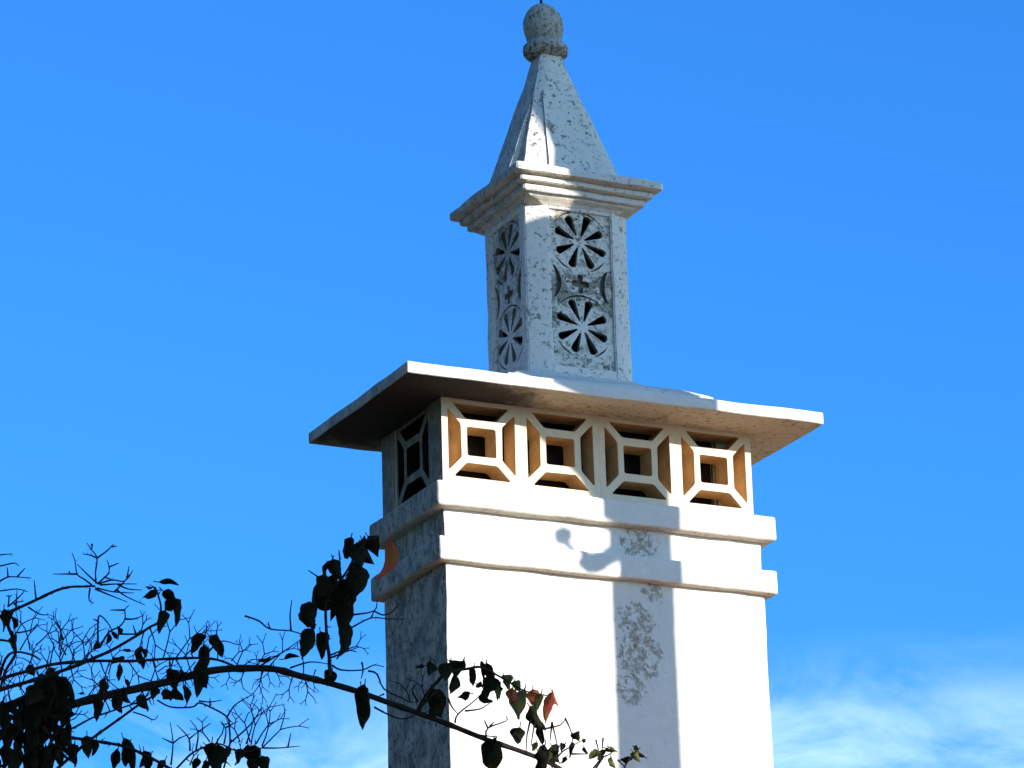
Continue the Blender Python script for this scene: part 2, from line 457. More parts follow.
# vent storey: four clay screen blocks along the front and back, one on each end between masonry posts
VX0, VX1 = 0.003, W - 0.03
zb, zt = Z1T - 0.012, ZL + 0.004
def vent_holes(w, h, mb, mt, ms):
    x0, x1, y0, y1 = ms, w - ms, mb, h - mt
    cw, chh = x1 - x0, y1 - y0
    X = lambda a: x0 + a * cw
    Y = lambda b: y0 + b * chh
    hs = [
        [(X(0.075), Y(1)), (X(0.27), Y(0.80)), (X(0.73), Y(0.80)), (X(0.925), Y(1))],
        [(X(0.075), Y(0)), (X(0.925), Y(0)), (X(0.73), Y(0.20)), (X(0.27), Y(0.20))],
        [(X(0), Y(0.075)), (X(0.195), Y(0.27)), (X(0.195), Y(0.73)), (X(0), Y(0.925))],
        [(X(1), Y(0.075)), (X(1), Y(0.925)), (X(0.805), Y(0.73)), (X(0.805), Y(0.27))],
        [(X(0.285), Y(0.305)), (X(0.715), Y(0.305)), (X(0.715), Y(0.695)), (X(0.285), Y(0.695))],
    ]
    outp = []
    for lp in hs:   # soften the corners, hand made edges
        q = []
        n = len(lp)
        for i in range(n):
            p = Vector(lp[i]); a = Vector(lp[i - 1]); b = Vector(lp[(i + 1) % n])
            r = 0.005
            q.append(p + (a - p).normalized() * r); q.append(p + (b - p).normalized() * r)
        outp.append([(p.x + random.uniform(-.0008, .0008), p.y + random.uniform(-.0008, .0008)) for p in q])
    return outp
hv = zt - zb
BW = (VX1 - VX0) / 4
def vent(frame, w, ms, inner='blockin'):
    bm = plate_bm([(0, 0), (w, 0), (w, hv), (0, hv)], vent_holes(w, hv, 0.028 + 0.012, 0.013 + 0.004, ms), 0.085, frame)
    for v in bm.verts: v.co += noise.noise_vector(v.co * 30) * 0.0008
    return part('vent_block', bm, [M['block'], M[inner]], ch, smooth=False)
for i in range(4):
    vent((Vector((VX0 + BW * i, 0.004, zb)), Vector((1, 0, 0)), Vector((0, 0, 1)), Vector((0, -1, 0))), BW - 0.0004, 0.0222)
    vent((Vector((VX0 + BW * i, D - 0.004, zb)), Vector((1, 0, 0)), Vector((0, 0, 1)), Vector((0, 1, 0))), BW - 0.0004, 0.0222)
sw = 0.27; sy = (D - sw) / 2
vent((Vector((VX0 + 0.006, sy, zb)), Vector((0, 1, 0)), Vector((0, 0, 1)), Vector((-1, 0, 0))), sw, 0.0115, 'soot_shade')  # left hole walls blackened to stand in for shade
vent((Vector((VX1 - 0.006, sy, zb)), Vector((0, 1, 0)), Vector((0, 0, 1)), Vector((1, 0, 0))), sw, 0.0115)
for xa in (VX0 + 0.001, VX1 - 0.086):
    for ya, yb in ((0.0895, sy - 0.0005), (sy + sw + 0.0005, D - 0.0895)):
        part('corner_post', rough_up(box_bm(xa, xa + 0.085, ya, yb, zb, zt, 0.002, 1), 0.04, 0.001), M['block'], ch)
part('flue', box_bm(0.112, W - 0.130, 0.105, D - 0.105, zb, zt, 0.01), M['soot_shade'], ch, smooth=False)

# slab
SZB, SZT = 0.5854, 0.6279
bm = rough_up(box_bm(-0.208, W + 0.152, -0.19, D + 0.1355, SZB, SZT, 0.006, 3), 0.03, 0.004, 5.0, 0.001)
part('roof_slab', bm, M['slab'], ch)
# mortar skirt
TX0, TX1, TY0, TY1 = 0.377, 0.772, 0.0590, 0.4450
tcx, tcy = (TX0 + TX1) / 2, (TY0 + TY1) / 2
rings = []
for h, e in ((-0.01, 0.20), (0.028, 0.185), (0.066, 0.11), (0.085, 0.04), (0.122, -0.006), (0.124, -0.05)):
    hx = (TX1 - TX0) / 2 + e * 1.0; hy = (TY1 - TY0) / 2 + min(e, 0.235)
    rings.append(sq(tcx, tcy, hx, hy, SZT + h))
bm = rough_up(rings_bm(rings), 0.03, 0.010, 7.0, 0.003)
part('mortar_skirt', bm, M['skirt'], ch)

# lantern tower
TZ0, TZ1 = 0.72, 1.395
cC, cS, leg = 0.065, 0.035, 0.080
posts = bmesh.new()
for sxn, syn in ((1, 1), (-1, 1), (-1, -1), (1, -1)):
    ox = TX0 if sxn > 0 else TX1; oy = TY0 if syn > 0 else TY1
    pl = [(cC, 0), (leg, 0), (leg, 0.045), (0.045, leg), (0, leg), (0, cS)]
    ring = lambda z: [Vector((ox + sxn * a, oy + syn * b, z)) for a, b in pl]
    b2 = rings_bm([ring(TZ0 + (TZ1 - TZ0) * k / 22) for k in range(23)])
    bmesh.ops.bevel(b2, geom=[e for e in b2.edges if abs((e.verts[0].co - e.verts[1].co).normalized().z) > 0.9 and e.calc_face_angle(0) > 0.4], offset=0.004, segments=2, affect='EDGES')
    me = bpy.data.meshes.new('t'); b2.to_mesh(me); posts.from_mesh(me); b2.free()
for a in ((TX0 + leg - .001, TX1 - leg + .001, TY0 + 0.0005, TY0 + 0.045), (TX0 + leg - .001, TX1 - leg + .001, TY1 - 0.045, TY1 - 0.0005),
          (TX0 + 0.0005, TX0 + 0.045, TY0 + leg - .001, TY1 - leg + .001), (TX1 - 0.045, TX1 - 0.0005, TY0 + leg - .001, TY1 - leg + .001)):
    box_bm(*a, 1.342, TZ1, 0.003, 1, posts); box_bm(*a, TZ0, 0.775, 0.003, 1, posts)
for v in posts.verts: v.co += noise.noise_vector(v.co * 11) * 0.0035 + noise.noise_vector(v.co * 50) * 0.001
lt = part('lantern_tower', posts, M['tower'], ch)

def petal(cx, cy, ang, r0, r1, wmax, n=16):
    pts = []
    L = r1 - r0
    for k in range(n + 1):
        t = k / n; ww = wmax * (0.16 + 0.84 * t ** 1.0) * math.sqrt(max(0, 1 - max(0, (t - 0.80) / 0.20) ** 2)) if t < 1 else 0
        pts.append((r0 + L * t, ww / 2))
    lp = [(a, b) for a, b in pts] + [(a, -b) for a, b in pts[::-1][1:]]
    c, s = math.cos(ang), math.sin(ang)
    return [(cx + a * c - b * s, cy + a * s + b * c) for a, b in lp][::-1]
def arc_slot(cx, cy, r, a0, a1, wd, n=9):
    outp = []
    for sgn in (1, -1):
        rng = range(n + 1) if sgn > 0 else range(n, -1, -1)
        for k in rng:
            t = k / n; a = a0 + (a1 - a0) * t; ww = wd * (0.25 + 0.75 * math.sin(PI * t))
            outp.append((cx + (r + sgn * ww / 2) * math.cos(a), cy + (r + sgn * ww / 2) * math.sin(a)))
    return outp
def cross_hole(cx, cy, a, b):
    return [(cx - a, cy - b), (cx - b, cy - b * 1.2), (cx - b, cy - a), (cx + b, cy - a), (cx + b, cy - b * 1.2), (cx + a, cy - b), (cx + a, cy + b), (cx + b, cy + b * 1.2), (cx + b, cy + a), (cx - b, cy + a), (cx - b, cy + b * 1.2), (cx - a, cy + b)]

PZ0, PZ1 = 0.7745, 1.3425
def panel(O, ex, en, wd):
    Z = Vector((0, 0, 1)); ph = PZ1 - PZ0
    outer = [(0, 0), (wd, 0), (wd, ph), (0, ph)]
    cu = wd / 2 + random.uniform(-0.003, 0.003); c1, c2 = 1.235 - PZ0, 0.926 - PZ0; cm_ = (c1 + c2) / 2
    pet = []
    for cy in (c1, c2):
        off = random.uniform(-0.06, 0.06)
        for k in range(8):
            a = math.radians(22.5 + 45 * k) + off + random.uniform(-0.05, 0.05)
            pet.append(petal(cu, cy, a, 0.020 + random.uniform(0, .004), 0.103 + random.uniform(-0.004, 0.003), 0.0355 + random.uniform(-.003, .003)))
    rel = [cross_hole(cu, cm_, 0.033, 0.0095),
           arc_slot(cu - 0.172, cm_, 0.090, math.radians(-40), math.radians(40), 0.020),
           arc_slot(cu + 0.172, cm_, 0.090, math.radians(180 - 40), math.radians(180 + 40), 0.020)]
    # thin carved rings round each rosette, broken into arcs
    for cy in (c1, c2):
        for a0, a1 in ((34, 146), (214, 250), (290, 326)):
            rel.append(arc_slot(cu, cy, 0.1115, math.radians(a0), math.radians(a1), 0.006, 14))
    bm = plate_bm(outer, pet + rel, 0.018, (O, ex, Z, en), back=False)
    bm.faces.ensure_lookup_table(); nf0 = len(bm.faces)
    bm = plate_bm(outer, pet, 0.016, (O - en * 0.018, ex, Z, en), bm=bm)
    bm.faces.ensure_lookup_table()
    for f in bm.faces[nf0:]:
        f.material_index = 2 if f.material_index == 1 else 1  # recess floors and petal walls coloured dark to read as shade
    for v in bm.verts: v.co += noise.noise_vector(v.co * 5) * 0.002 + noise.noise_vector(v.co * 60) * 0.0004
    o = link('rosette_panel', bm, [M['panel'], M['grime_shade'], M['soot_shade']], smooth=False)
    o.parent = lt; o.matrix_parent_inverse = Matrix.Identity(4)
    return o
# keep world placement under a parent whose own world matrix is identity
rec = 0.012
panel(Vector((TX0 + leg + .0005, TY0 + rec, PZ0)), Vector((1, 0, 0)), Vector((0, -1, 0)), TX1 - TX0 - 2 * leg - .001)
panel(Vector((TX1 - leg - .0005, TY1 - rec, PZ0)), Vector((-1, 0, 0)), Vector((0, 1, 0)), TX1 - TX0 - 2 * leg - .001)
panel(Vector((TX0 + rec, TY1 - leg - .0005, PZ0)), Vector((0, -1, 0)), Vector((-1, 0, 0)), TY1 - TY0 - 2 * leg - .001)
panel(Vector((TX1 - rec, TY0 + leg + .0005, PZ0)), Vector((0, 1, 0)), Vector((1, 0, 0)), TY1 - TY0 - 2 * leg - .001)
part('flue_lining', box_bm(TX0 + 0.085, TX1 - 0.085, TY0 + 0.085, TY1 - 0.085, TZ0, TZ1, 0.01), M['soot_shade'], ch, smooth=False)

# cornice
ccx, ccy = 0.5765, 0.2477
hx0, hy0 = 0.192, 0.187
prof = [(-0.03, 1.350), (0.002, 1.352), (0.010, 1.362), (0.022, 1.372), (0.026, 1.378), (0.040, 1.381), (0.043, 1.385), (0.043, 1.400), (0.040, 1.404), (0.058, 1.406), (0.063, 1.410), (0.063, 1.423), (0.060, 1.427), (0.080, 1.429), (0.088, 1.434), (0.089, 1.456), (0.083, 1.463), (0.0, 1.469), (-0.04, 1.474)]
rings = []
for e, z in prof:
    cc = max(0.003, 0.05 * (1 - max(0, min(1, (e + 0.0) / 0.03)))) if e < 0.03 else 0.004 + 0.002
    hx, hy = hx0 + e, hy0 + e
    rings.append([Vector((ccx + a, ccy + b, z)) for a, b in ((-hx + cc, -hy), (hx - cc, -hy), (hx, -hy + cc), (hx, hy - cc), (hx - cc, hy), (-hx + cc, hy), (-hx, hy - cc), (-hx, -hy + cc))])
bm = rough_up(rings_bm(rings), 0.03, 0.004, 9.0, 0.0014)
part('cornice', bm, M['cornice'], ch, auto=28)

# spire
SPZ0, SPZ1 = 1.462, 1.995
def sp_c(f): return ccx - 0.008 - 0.006 * f, ccy
def sp_h(f): return 0.200 + (0.038 - 0.200) * (f + 0.03 * f * (1 - f))
rings = []
for k in range(25):
    f = k / 24; z = SPZ0 + (SPZ1 - SPZ0) * f; cx, cy = sp_c(f); h = sp_h(f)
    c = 0.062 * (1 - f) ** 0.6 + 0.006; e = c * 0.55
    rings.append([Vector((cx + a, cy + b, z)) for a, b in ((-h + c, -h), (h - c, -h), (h, -h + e), (h, h - e), (h - c, h), (-h + c, h), (-h, h - e), (-h, -h + e))])
bm = rough_up(rings_bm(rings), 0.03, 0.004, 9.0, 0.0012)
spo = part('spire', bm, M['spire'], ch, auto=30)
def rib(face, a0, a1, prot, ftop):
    rr = []
    for k in range(13):
        f = ftop * k / 12; z = SPZ0 + (SPZ1 - SPZ0) * f; cx, cy = sp_c(f); h = sp_h(f)
        sc = (1 - (k / 12)); p = prot * sc ** 0.8 + 0.0005
        x0, x1 = a0 * (0.25 + 0.75 * sc), a0 * (0.25 + .75 * sc) + (a1 - a0) * (0.45 + 0.55 * sc)
        if face == 'front': rr.append([Vector((cx - h + x0, cy - h - p, z)), Vector((cx - h + x1, cy - h - p, z)), Vector((cx - h + x1, cy - h + 0.01, z)), Vector((cx - h + x0, cy - h + 0.01, z))])
        else: rr.append([Vector((cx - h - p, cy - h + x0, z)), Vector((cx - h + 0.01, cy - h + x0, z)), Vector((cx - h + 0.01, cy - h + x1, z)), Vector((cx - h - p, cy - h + x1, z))])
    bm = rings_bm(rr)
    for v in bm.verts: v.co += noise.noise_vector(v.co * 14) * 0.0015
    o = link('rib', bm, M['spire'], smooth=False); o.parent = spo
rib('front', 0.086, 0.335, 0.011, 0.66)
rib('side', 0.115, 0.150, 0.026, 0.62)

# finial
fx, fy = ccx - 0.017, ccy
def lathe(prof, seg, cx, cy, lean=0.0):
    return rings_bm([[Vector((cx + lean * (z - prof[0][1]) + r * math.cos(2 * PI * k / seg), cy + r * math.sin(2 * PI * k / seg), z)) for k in range(seg)] for r, z in prof])
bm = lathe([(0.034, 1.980), (0.066, 1.986), (0.077, 1.996), (0.080, 2.012), (0.078, 2.024), (0.066, 2.036), (0.058, 2.041), (0.055, 2.046), (0.061, 2.056), (0.067, 2.078), (0.0715, 2.102), (0.070, 2.126), (0.060, 2.152), (0.042, 2.173), (0.021, 2.186), (0.006, 2.191)], 40, fx, fy, -0.05)
for v in bm.verts: v.co += noise.noise_vector(v.co * 16) * 0.0028 + noise.noise_vector(v.co * 55) * 0.0018
fo_ = part('finial', bm, M['finial'], ch, auto=80)
bm = bmesh.new(); tube(bm, [Vector((fx - 0.011, fy, 2.17)), Vector((fx - 0.012, fy, 2.30)), Vector((fx - 0.010, fy, 2.36))], [0.005, 0.005, 0.003], 8)
rd = link('rod', bm, M['iron']); rd.parent = fo_

# ------------------------------------------------------------------ unseen cut-out added nearer the sun, outlined to throw the long shadow
LH = 2.55
caster = thing('chimney', 'unseen cut-out added beyond the right edge to throw the long shadow', 'chimney', tuple(SH * LH + H * 0.65 + Vector((0, 0, -2.0))))
def uvp(u, v, s): return H * u + SH * s + Vector((0, 0, (v + s * math.sin(EL)) / math.cos(EL)))
prof2 = [(0.755, -2.6), (0.755, 1.23), (0.735, 1.27), (0.73, 2.10), (0.60, 2.34), (0.45, 2.24), (0.41, 1.76), (0.47, 1.66), (0.47, 1.42), (0.425, 1.29), (0.50, 1.25), (0.50, 1.175), (0.33, 1.165), (0.32, 1.00), (0.30, 0.70), (0.20, 0.64), (0.20, 0.49), (0.30, 0.44), (0.455, 0.275), (0.495, 0.19), (0.495, 0.12), (0.545, 0.09), (0.545, -2.6)]
bm = bmesh.new()
fr = [bm.verts.new(uvp(u, v, LH + 0.06)) for u, v in prof2]
bk = [bm.verts.new(uvp(u, v, LH + 0.06) - SH * 0.12) for u, v in prof2]
bm.faces.new(fr); bm.faces.new(bk[::-1])
for i in range(len(fr)):
    j = (i + 1) % len(fr); bm.faces.new((fr[i], bk[i], bk[j], fr[j]))
bmesh.ops.recalc_face_normals(bm, faces=bm.faces)
bmesh.ops.triangulate(bm, faces=[f for f in bm.faces if len(f.verts) > 4])
part('shaft', bm, M['housewall'], caster, smooth=False)  # body of the unseen cut-out that throws the long shadow
# bar added on its side, bent to shape the small hooked shadow
bm = bmesh.new()
shadow_bar_pts = [(0.56, 0.02), (0.52, -0.005), (0.485, -0.02), (0.45, -0.03), (0.43, 0.0), (0.42, 0.035), (0.395, 0.07), (0.39, 0.11)]
tube(bm, smooth_path([uvp(u, v, LH) for u, v in shadow_bar_pts], 3), [(0.030, 0.030, 0.036, 0.036, 0.014, 0.010, 0.030, 0.012)[min(7, k // 3)] for k in range(22)], 8)
part('shadow_bar', bm, M['iron'], caster)

# ------------------------------------------------------------------ unseen dark trees added left of the house to cut skylight
def tree(x, y, h, r, label, seed):
    rnd = random.Random(seed)
    t = thing('added_tree', label, 'tree', (x, y, GZ), 'trees added beside the house to block skylight')
    bm = bmesh.new()
    tp = [Vector((x, y, GZ)), Vector((x + .1, y, GZ + h * .3)), Vector((x - .05, y + .1, GZ + h * .6)), Vector((x, y, GZ + h * .9))]
    tube(bm, smooth_path(tp, 4), [0.22 - 0.19 * k / 12 for k in range(13)], 10, 0.05)
    for k in range(12):
        a = rnd.uniform(0, 6.28); z0 = GZ + h * rnd.uniform(.25, .8); L = r * rnd.uniform(.5, .9)
        p0 = Vector((x, y, z0)); tube(bm, [p0, p0 + Vector((math.cos(a) * L * .5, math.sin(a) * L * .5, L * .3)), p0 + Vector((math.cos(a) * L, math.sin(a) * L, L * .7))], [.06, .04, .015], 6)
    part('trunk', bm, M['wood'], t)
    bm = bmesh.new()
    cl = [(rnd.uniform(0, 6.28), rnd.uniform(0.2, 1.0), rnd.uniform(0.12, 1)) for _ in range(70)]
    for a, q, zz in cl:
        rr = r * q * math.sqrt(max(0.1, 1 - (abs(zz - 0.5) * 1.7) ** 2))
        c = Vector((x + math.cos(a) * rr, y + math.sin(a) * rr, GZ + h * (0.15 + 0.85 * zz)))
        for _ in range(110):
            p = c + Vector((rnd.gauss(0, .33), rnd.gauss(0, .33), rnd.gauss(0, .3)))
            e1 = Vector((rnd.gauss(0, 1), rnd.gauss(0, 1), rnd.gauss(0, 1))).normalized(); e2 = e1.orthogonal().normalized()
            l, w_ = rnd.uniform(.06, .12), rnd.uniform(.03, .05)
            bm.faces.new([bm.verts.new(p + e1 * l), bm.verts.new(p + e2 * w_), bm.verts.new(p - e1 * l), bm.verts.new(p - e2 * w_)])
    part('crown', bm, M['treeleaf'], t, smooth=False)
tree(-4.7, -0.2, 10.6, 1.9, 'tall added evergreen tree nearest the chimney, blocking its skylight', 1)
tree(-6.0, -3.4, 9.3, 1.8, 'shorter added evergreen tree in front of the tallest one, blocking skylight', 2)
tree(-9.0, -6.8, 10.5, 2.1, 'added evergreen tree standing apart, nearest the camera, blocking skylight', 4)
tree(-4.6, 3.2, 11.2, 2.2, 'broad added evergreen tree farthest back, blocking skylight', 3)
# ------------------------------------------------------------------ bougainvillea
VD = 9.5
vine = thing('bougainvillea', 'dark leafy thorny vine branches reaching in from the lower left', 'climbing plant', tuple(Vector((at(-150, 760, VD).x, at(-150, 760, VD).y, GZ))))
PXM = VD / FPX     # metres per pixel at the vine
TW = []
BRO = {}
class Br:
    def __init__(s, depth):
        s.d = depth; s.wood = bmesh.new(); s.twig = bmesh.new(); s.leaf = bmesh.new(); s.nt = 0; s.nl = 0
    def p(s, u, v, dd=0.0): return at(u, v, s.d + dd)
    def main(s, pts, w0, w1, slope=0.0, knots=True):
        P = [s.p(u, v, slope * i / max(1, len(pts) - 1)) for i, (u, v) in enumerate(pts)]
        P = smooth_path(P, 5); n = len(P)
        rad = [(w0 + (w1 - w0) * i / (n - 1)) * PXM / 2 * (1.0 + (0.18 if (i % 7 == 3 and knots) else 0)) for i in range(n)]
        tube(s.wood, P, rad, 8, 0.06)
        for i in range(2, n - 1, 2):     # thorns and buds
            if random.random() < 0.45:
                dv = (RT * random.uniform(-1, 1) + UP * random.uniform(-1, 1) + FW * random.uniform(-.5, .5)).normalized()
                L = random.uniform(4, 9) * PXM
                tube(s.wood, [P[i], P[i] + dv * L * 0.6, P[i] + dv * L + UP * random.uniform(-1, 1) * PXM], [0.9 * PXM, 0.5 * PXM, 0.15 * PXM], 5); s.nt += 1
    def line(s, pts, w0=1.3, w1=0.6, dd=0.0):
        keep, s.twig = s.twig, bmesh.new()
        s.line_(pts, w0, w1, dd)
        s.store(sum(math.hypot(b[0]-a[0], b[1]-a[1]) for a, b in zip(pts, pts[1:])) * w0); s.twig = keep
    def store(s, size):
        me = bpy.data.meshes.new('twig'); s.twig.to_mesh(me); s.twig.free(); TW.append((size, s, me))
    def line_(s, pts, w0, w1, dd):
        P = [s.p(u, v, dd + random.uniform(-.01, .01)) for u, v in pts]
        P = smooth_path(P, 3); n = len(P)
        tube(s.twig, P, [(w0 * 1.5 + (w1 * 1.15 - w0 * 1.5) * i / (n - 1)) * PXM / 2 for i in range(n)], 5, 0.08); s.nt += 1
        # small barbs
        for i in range(1, n - 1):
            if random.random() < 0.25:
                dv = (RT * random.uniform(-1, 1) + UP * random.uniform(-1, 1)).normalized()
                tube(s.twig, [P[i], P[i] + dv * random.uniform(2, 5) * PXM], [0.35 * PXM, 0.15 * PXM], 4)
    def fork(s, u, v, ang, L, w=1.3, lev=3, dd=0.0):
        keep, s.twig = s.twig, bmesh.new()
        s.fork_(u, v, ang, L, w, lev, dd)
        s.store(L * w * 2.5); s.twig = keep
    def fork_(s, u, v, ang, L, w=1.3, lev=3, dd=0.0):
        """forked dead flower stalks; ang in degrees, 90 = up the picture"""
        a = math.radians(ang); bend = math.radians(random.uniform(-7, 7))
        m = (u + math.cos(a) * L * 0.5, v - math.sin(a) * L * 0.5)
        e = (m[0] + math.cos(a + bend) * L * 0.5, m[1] - math.sin(a + bend) * L * 0.5)
        dd2 = dd + random.uniform(-0.02, 0.02)
        P = [s.p(u, v, dd), s.p(m[0], m[1], (dd + dd2) / 2), s.p(e[0], e[1], dd2)]
        tube(s.twig, smooth_path(P, 2), [w * 1.35 * PXM / 2 * k for k in (1.15, 1.0, .92, .86, .84)], 5); s.nt += 1
        if lev > 0:
            sp = random.uniform(22, 38)
            for q in (-1, 1) if random.random() < 0.85 else (random.choice((-1, 1)),):
                s.fork_(e[0], e[1], ang + q * sp + random.uniform(-9, 9), L * random.uniform(0.5, 0.85), w * 0.78, lev - 1, dd2)
        else:
            for q in (-1, 1):
                aa = a + q * 0.7; tube(s.twig, [P[2], s.p(e[0] + math.cos(aa) * 2.2, e[1] - math.sin(aa) * 2.2, dd2)], [w * PXM / 2 * .8, w * PXM / 4], 4)
    def leaf1(s, u0, v0, u1, v1, w, dd=None, fold=None, curl=None, stalk=True):
        leaf_bm(s.leaf, s, u0, v0, u1, v1, w, dd, fold, curl); s.nl += 1

def leaf_bm(bm, s, u0, v0, u1, v1, w, dd=None, fold=None, curl=None, flat=False):
    if dd is None: dd = random.uniform(-0.04, 0.04)
    fold = random.uniform(0.15, 0.7) if fold is None else fold
    curl = random.uniform(-0.25, 0.25) if curl is None else curl
    A = s.p(u0, v0, dd); tilt = 0.1 if flat else random.uniform(-0.5, 0.5)
    L2 = math.hypot(u1 - u0, v1 - v0) * PXM
    B = s.p(u1, v1, dd) + FW * L2 * tilt
    ax = (B - A); L = ax.length; ax.normalize()
    side = ax.cross(FW).normalized(); nrm = side.cross(ax).normalized()
    n = 9; hw = w * PXM / 2
    rot = 0.1 if flat else random.uniform(-0.6, 0.6)
    ph = random.uniform(0, 9); nq = random.uniform(0.45, 0.8); crump = 0.0 if flat else random.uniform(0.08, 0.3)
    side, nrm = side * math.cos(rot) + nrm * math.sin(rot), nrm * math.cos(rot) - side * math.sin(rot)
    hw = hw / max(0.6, math.cos(rot))
    bendv = side * curl * L
    rows = []
    for i in range(n + 1):
        t = i / n
        wid = hw * (math.sin(PI * min(1, t ** nq)) ** 0.75 if 0 < t < 1 else 0.0) * (1 + random.uniform(-.09, .09))
        c = A + ax * L * t + bendv * (t * (1 - t)) * 1.2 + nrm * math.sin(PI * t) * L * 0.10
        row = []
        for k in (-1, -0.55, 0, 0.55, 1):
            ff = abs(k) * fold
            row.append(bm.verts.new(c + side * wid * k * math.cos(ff) + nrm * wid * abs(k) * math.sin(ff) * 1.2 + noise.noise_vector(Vector((t * 2.2 + ph, k * 1.3, ph))) * hw * crump * 2 + nrm * random.uniform(-.03, .03) * hw))
        rows.append(row)
    for a, b in zip(rows, rows[1:]):
        for k in range(4): bm.faces.new((a[k], a[k + 1], b[k + 1], b[k]))
    # stalk
    tube(bm, [A - ax * min(0.012, L * 0.3), A, A + ax * L * 0.3], [0.55 * PXM, 0.6 * PXM, 0.3 * PXM], 4)

def finish(b, wood=True):
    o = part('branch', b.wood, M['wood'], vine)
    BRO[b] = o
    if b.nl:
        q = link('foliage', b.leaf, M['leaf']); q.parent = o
    return o

def part_leaf(name, s, mat, args, parent):
    bm = bmesh.new(); leaf_bm(bm, s, *args)
    o = link(name, bm, mat); o.parent = parent; return o

# trunk (outside the frame)
tb = Vector((vine.location.x, vine.location.y, GZ))
T = smooth_path([tb, tb + Vector((0.05, 0.04, 1.3)), tb + Vector((-0.04, 0.02, 2.5)), at(-110, 800, VD), at(-70, 768, VD), at(-40, 748, VD)], 6)
bm = bmesh.new(); tube(bm, T, [0.05 - 0.036 * i / (len(T) - 1) for i in range(len(T))], 12, 0.08)
part('trunk', bm, M['wood'], vine)

# --- A: the long main branch
A = Br(VD)
A.main([(-50, 752), (-20, 740), (0, 735), (30, 722), (62, 708), (100, 697), (140, 688), (171, 681), (210, 671), (240, 668.5), (273, 669), (300, 676), (321, 681), (356, 691), (384, 701), (415, 712), (450, 725), (485, 739), (520, 751), (548, 762), (575, 778)], 10, 4.5, 0.12)
# upright shoot
A.main([(330, 676), (329, 655), (327, 640), (326, 604), (334, 588), (345, 574), (357, 553), (366, 541), (376, 538)], 4.0, 1.5)
for l in ([(260, 666), (283, 652), (300, 640)], [(245, 616), (259, 621), (270, 629), (291, 631), (307, 637), (320, 648)], [(291, 631), (290, 615), (292, 600)], [(270, 629), (268, 622)],
          [(351, 615), (374, 611), (377, 600)], [(374, 611), (383, 615), (392, 612), (399, 603)], [(340, 634), (351, 628), (371, 618), (388, 619), (405, 619)], [(371, 618), (374, 611)],
          [(332, 665), (341, 670), (362, 670), (374, 665), (384, 667)], [(362, 662), (363, 670), (361, 679)], [(290, 668), (310, 662), (328, 664)], [(330, 658), (343, 653), (359, 647)], [(331, 655), (345, 650), (357, 652)],
          [(368, 671), (377, 674), (384, 689), (402, 698), (410, 702), (418, 702)], [(374, 707), (387, 714), (402, 719), (415, 715), (422, 708)],
          [(321, 579), (308, 570)], [(340, 560), (339, 550)], [(384, 694), (379, 696)], [(418, 702), (412, 690), (417, 684)],
          [(455, 723), (458, 714), (473, 702), (483, 692)], [(448, 698), (452, 707), (458, 714)], [(465, 711), (480, 709), (490, 703)],
          [(486, 737), (488, 728), (506, 721), (506, 716)], [(488, 728), (484, 720)], [(490, 726), (494, 722)], [(470, 732), (480, 735), (498, 737)],
          [(531, 718), (527, 735), (526, 754)], [(535, 720), (531, 745)], [(552, 722), (550, 742)], [(552, 722), (555, 735), (559, 752)], [(544, 729), (560, 725), (566, 718)],
          [(556, 760), (562, 752), (572, 746), (581, 741)], [(565, 718), (569, 726), (572, 735)], [(572, 754), (588, 754)], [(596, 740), (599, 752)], [(603, 738), (602, 750)],
          [(592, 770), (602, 758), (608, 755), (614, 751)], [(596, 768), (604, 757)], [(622, 772), (630, 758), (640, 748)], [(618, 760), (626, 768)]):
    A.line(l, 1.5, 0.8)
